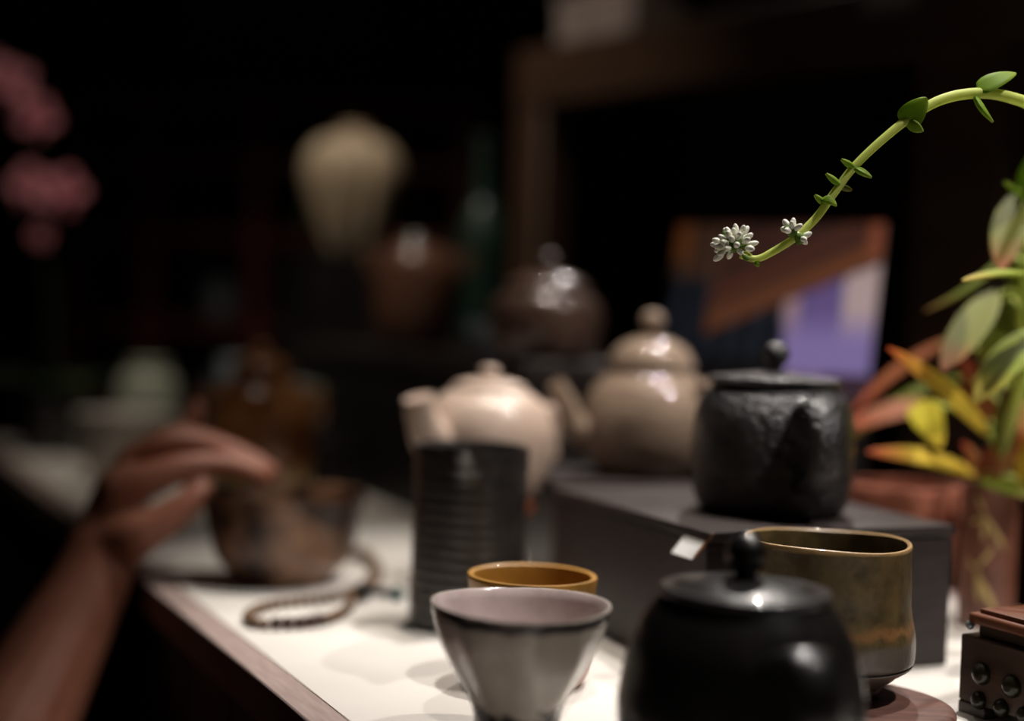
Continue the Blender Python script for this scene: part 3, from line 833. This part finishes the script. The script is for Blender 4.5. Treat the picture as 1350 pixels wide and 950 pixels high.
# ------------------------------------------------------------------ shelf cabinet at the right
M_cab = wood('brown cabinet wood', (64, 46, 34), (84, 60, 44), .55, (1, 10, 10), 6)
CA = Vector((.0046, 1.72, 0)); cabdir = Vector((.66, -.75, 0)).normalized()
crz = math.atan2(cabdir.y, cabdir.x)
cb = thing('shelf_cabinet', 'brown open shelf cabinet with heavy beam and posts behind the plant', 'cabinet', CA, crz)
L0, L1 = -.02, 1.25
bz = 1.036 + .262
build('beam', box(L0, L1, 0, .03, bz, bz + .072, .002), M_cab, cb)
build('top_shelf', box(L0, L1, .031, .34, bz + .05, bz + .072, .002), M_cab, cb)
for x in (L0, .545, 1.16):
    build('post', box(x, x + (.05 if x == L0 else .093), 0.002, .05, 0, bz - .0005, .002), M_cab, cb)
build('back_panel', box(L0, L1, .32, .34, 0, bz + .049, .001), M_blackwood, cb)
build('shelf', box(L0, L1, .051, .319, .70, .72, .001), M_blackwood, cb)
build('shelf', box(L0, L1, .051, .319, .35, .37, .001), M_blackwood, cb)
# parcels on the cabinet
M_paper = mat('grey white paper box', (150, 136, 130), (168, 152, 146), 12, .7)
cw = cb.matrix_basis
def cabw(x, y, z): return Matrix.Translation(CA) @ Matrix.Rotation(crz, 4, 'Z') @ Vector((x, y, z))
for (x, wd, hh, lb) in ((.07, .045, .055, 'small grey paper box on top of the cabinet beam'), (.135, .075, .09, 'larger pinkish grey paper box on top of the cabinet beam')):
    t_ = thing('paper_box', lb, 'box', cabw(x, .02, bz + .0722), crz)
    build('body', box(-wd / 2, wd / 2, -.015, .07, 0, hh * .75, .001), M_paper, t_)
    build('lid', box(-wd / 2 - .0015, wd / 2 + .0015, -.0165, .0715, hh * .7, hh, .001), M_paper, t_)
lab = tag(build('shelf_label', box(-.03, .03, -.0012, 0, 0, .028, .0003), mat('grey label', (120, 122, 122), rough=.7), loc=cabw(.515, -.0006, bz + .045), rot=(0, 0, crz)), 'small grey paper label on the cabinet beam', 'label')
# blue grey jar deep in the cabinet
p = cabw(.50, .17, .72)
jar('storage_jar', 'blue grey tall jar inside the brown cabinet', p, [(.03, 0), (.05, .02), (.055, .2), (.05, .33), (.035, .36), (.038, .375)], M_blue, 'jar')

# ------------------------------------------------------------------ curio shelf on the left
M_red = wood('dark red lacquered wood', (62, 26, 22), (78, 34, 28), .4, (9, 9, 1), 6)
CS = Vector((-.74, 2.30, 0))
cu = thing('curio_shelf', 'dark red lacquered curio shelf with many compartments by the back wall', 'shelf', CS)
cwid = .67; ch = 1.40
for x in (0, .125, .30, .47, cwid - .03):
    build('upright', box(x, x + .028, 0, .22, 0, ch, .002), M_red, cu)
for z in (.5, .86, 1.0, 1.15, 1.27, ch - .028):
    for x0, x1 in ((.0282, .1248), (.1532, .2998), (.3282, .4698), (.4982, cwid - .0302)):
        build('shelf', box(x0, x1, .001, .219, z, z + .022, .001), M_red, cu)
build('back_panel', box(0, cwid, .2205, .23, 0, ch, .001), M_blackwood, cu)
M_dimblue = mat('grey blue porcelain', (110, 118, 126), (126, 134, 142), 20, .35)
cups = [(.24, 1.022), (.31 + .06, 1.022), (.43, 1.022), (.24, .882), (.37, .882), (.43, .882)]
for i, (x, z) in enumerate(cups):
    jar('curio_cup', 'grey blue porcelain cup on the %s row of the dark red curio shelf' % ('upper' if i < 3 else 'lower'), CS + Vector((x, .09, z)), [(.016, 0), (.022, .01), (.027, .05), (.029, .075)], M_dimblue, 'cup', .002, .006, group='cups on the curio shelf')
M_jade = mat('jade green glaze', (74, 104, 40), (92, 120, 54), 20, .35)
jar('jade_vase', 'jade green squat vase on the dark red curio shelf', CS + Vector((.40, .09, 1.172)), [(.02, 0), (.03, .015), (.035, .04), (.022, .06), (.018, .07), (.022, .078)], M_jade, 'vase')
# hanging panel
hp = thing('hanging_scroll', 'plain grey beige hanging scroll on the back wall', 'scroll', (-.55, 3.185, 1.5))
build('cloth', box(-.22, .22, -.004, 0, .01, 1.0, .0005), mat('grey beige cloth', (140, 122, 110), (150, 132, 120), 8, .9), hp)
for z in (0, 1.005):
    build('rod', [tube([(-.24, -.004, z), (.24, -.004, z)], .009, 12)][0], M_red, hp)

# ------------------------------------------------------------------ the reaching arm
def capsule_chain(pts, seg=14):
    gs = []
    P = [(seen(x, y, d), r) for x, y, d, r in pts]
    sm = cat([tuple(p) + (r,) for p, r in P], 7)
    gs.append(tube([q[:3] for q in sm], [q[3] for q in sm], seg))
    gs.append(ball(P[0][0], P[0][1] * .98)); gs.append(ball(P[-1][0], P[-1][1] * .98))
    return join(*gs)
chains = [
    [(-75, 1130, .84, .046), (-10, 1010, .875, .042), (60, 880, .915, .034), (118, 770, .945, .0265), (140, 722, .957, .0255)],   # forearm
    [(140, 722, .957, .0235), (150, 680, .962, .021), (158, 645, .958, .0170)],      # palm rays
    [(140, 722, .962, .0225), (154, 675, .975, .0195), (174, 612, .978, .0130)],
    [(140, 722, .967, .0215), (156, 675, .99, .0185), (180, 603, .996, .0125)],
    [(142, 722, .972, .0205), (160, 680, 1.0, .0175), (184, 606, 1.014, .0115)],
    [(158, 648, .957, .0165), (198, 632, .956, .0128), (246, 616, .962, .0105), (298, 613, .972, .0086), (336, 623, .978, .0072), (348, 631, .98, .0056)],   # index
    [(174, 612, .978, .0112), (215, 588, .978, .0097), (258, 584, .984, .0090), (308, 597, .99, .0078), (350, 617, .994, .0068), (360, 625, .995, .0055)],   # middle
    [(180, 603, .996, .0105), (218, 580, .998, .0092), (256, 578, 1.004, .0086), (302, 592, 1.008, .0074), (338, 608, 1.01, .0064), (346, 612, 1.01, .0052)],  # ring
    [(184, 606, 1.014, .0098), (215, 584, 1.02, .0084), (238, 572, 1.025, .0078), (252, 556, 1.03, .0070), (259, 540, 1.032, .0062), (260, 534, 1.032, .005)],  # little finger, raised
    [(150, 715, .952, .0200), (178, 704, .945, .0175), (208, 690, .946, .0132), (238, 670, .95, .0110), (261, 652, .955, .0090), (269, 644, .957, .0068)],   # thumb
]
geo = join(*[capsule_chain(c) for c in chains])
M_skin = NT('skin')
M_skin.link(M_skin.ramp(M_skin.noise(26, 4), [(.3, rgb(150, 94, 72)), (.7, rgb(176, 114, 90))]), M_skin.b.inputs['Base Color'])
M_skin.b.inputs['Roughness'].default_value = .5
M_skin.b.inputs['Subsurface Weight'].default_value = .15
M_skin.b.inputs['Subsurface Radius'].default_value = (.012, .004, .002)
M_skin.b.inputs['Subsurface Scale'].default_value = .3
M_skin.bump(M_skin.noise(220, 4), .15, .0006)
tmp = build('arm_tmp', geo, M_skin.m)
md = tmp.modifiers.new('r', 'REMESH'); md.mode = 'VOXEL'; md.voxel_size = .0022; md.use_smooth_shade = True
ms = tmp.modifiers.new('s', 'SMOOTH'); ms.factor = .5; ms.iterations = 6
dg = bpy.context.evaluated_depsgraph_get()
me = bpy.data.meshes.new_from_object(tmp.evaluated_get(dg))
bpy.data.objects.remove(tmp)
me.polygons.foreach_set('use_smooth', [True] * len(me.polygons))
arm = bpy.data.objects.new('person', me); col.objects.link(arm)
tag(arm, 'bare arm and hand of a person reaching over the brown tea bowl', 'person')
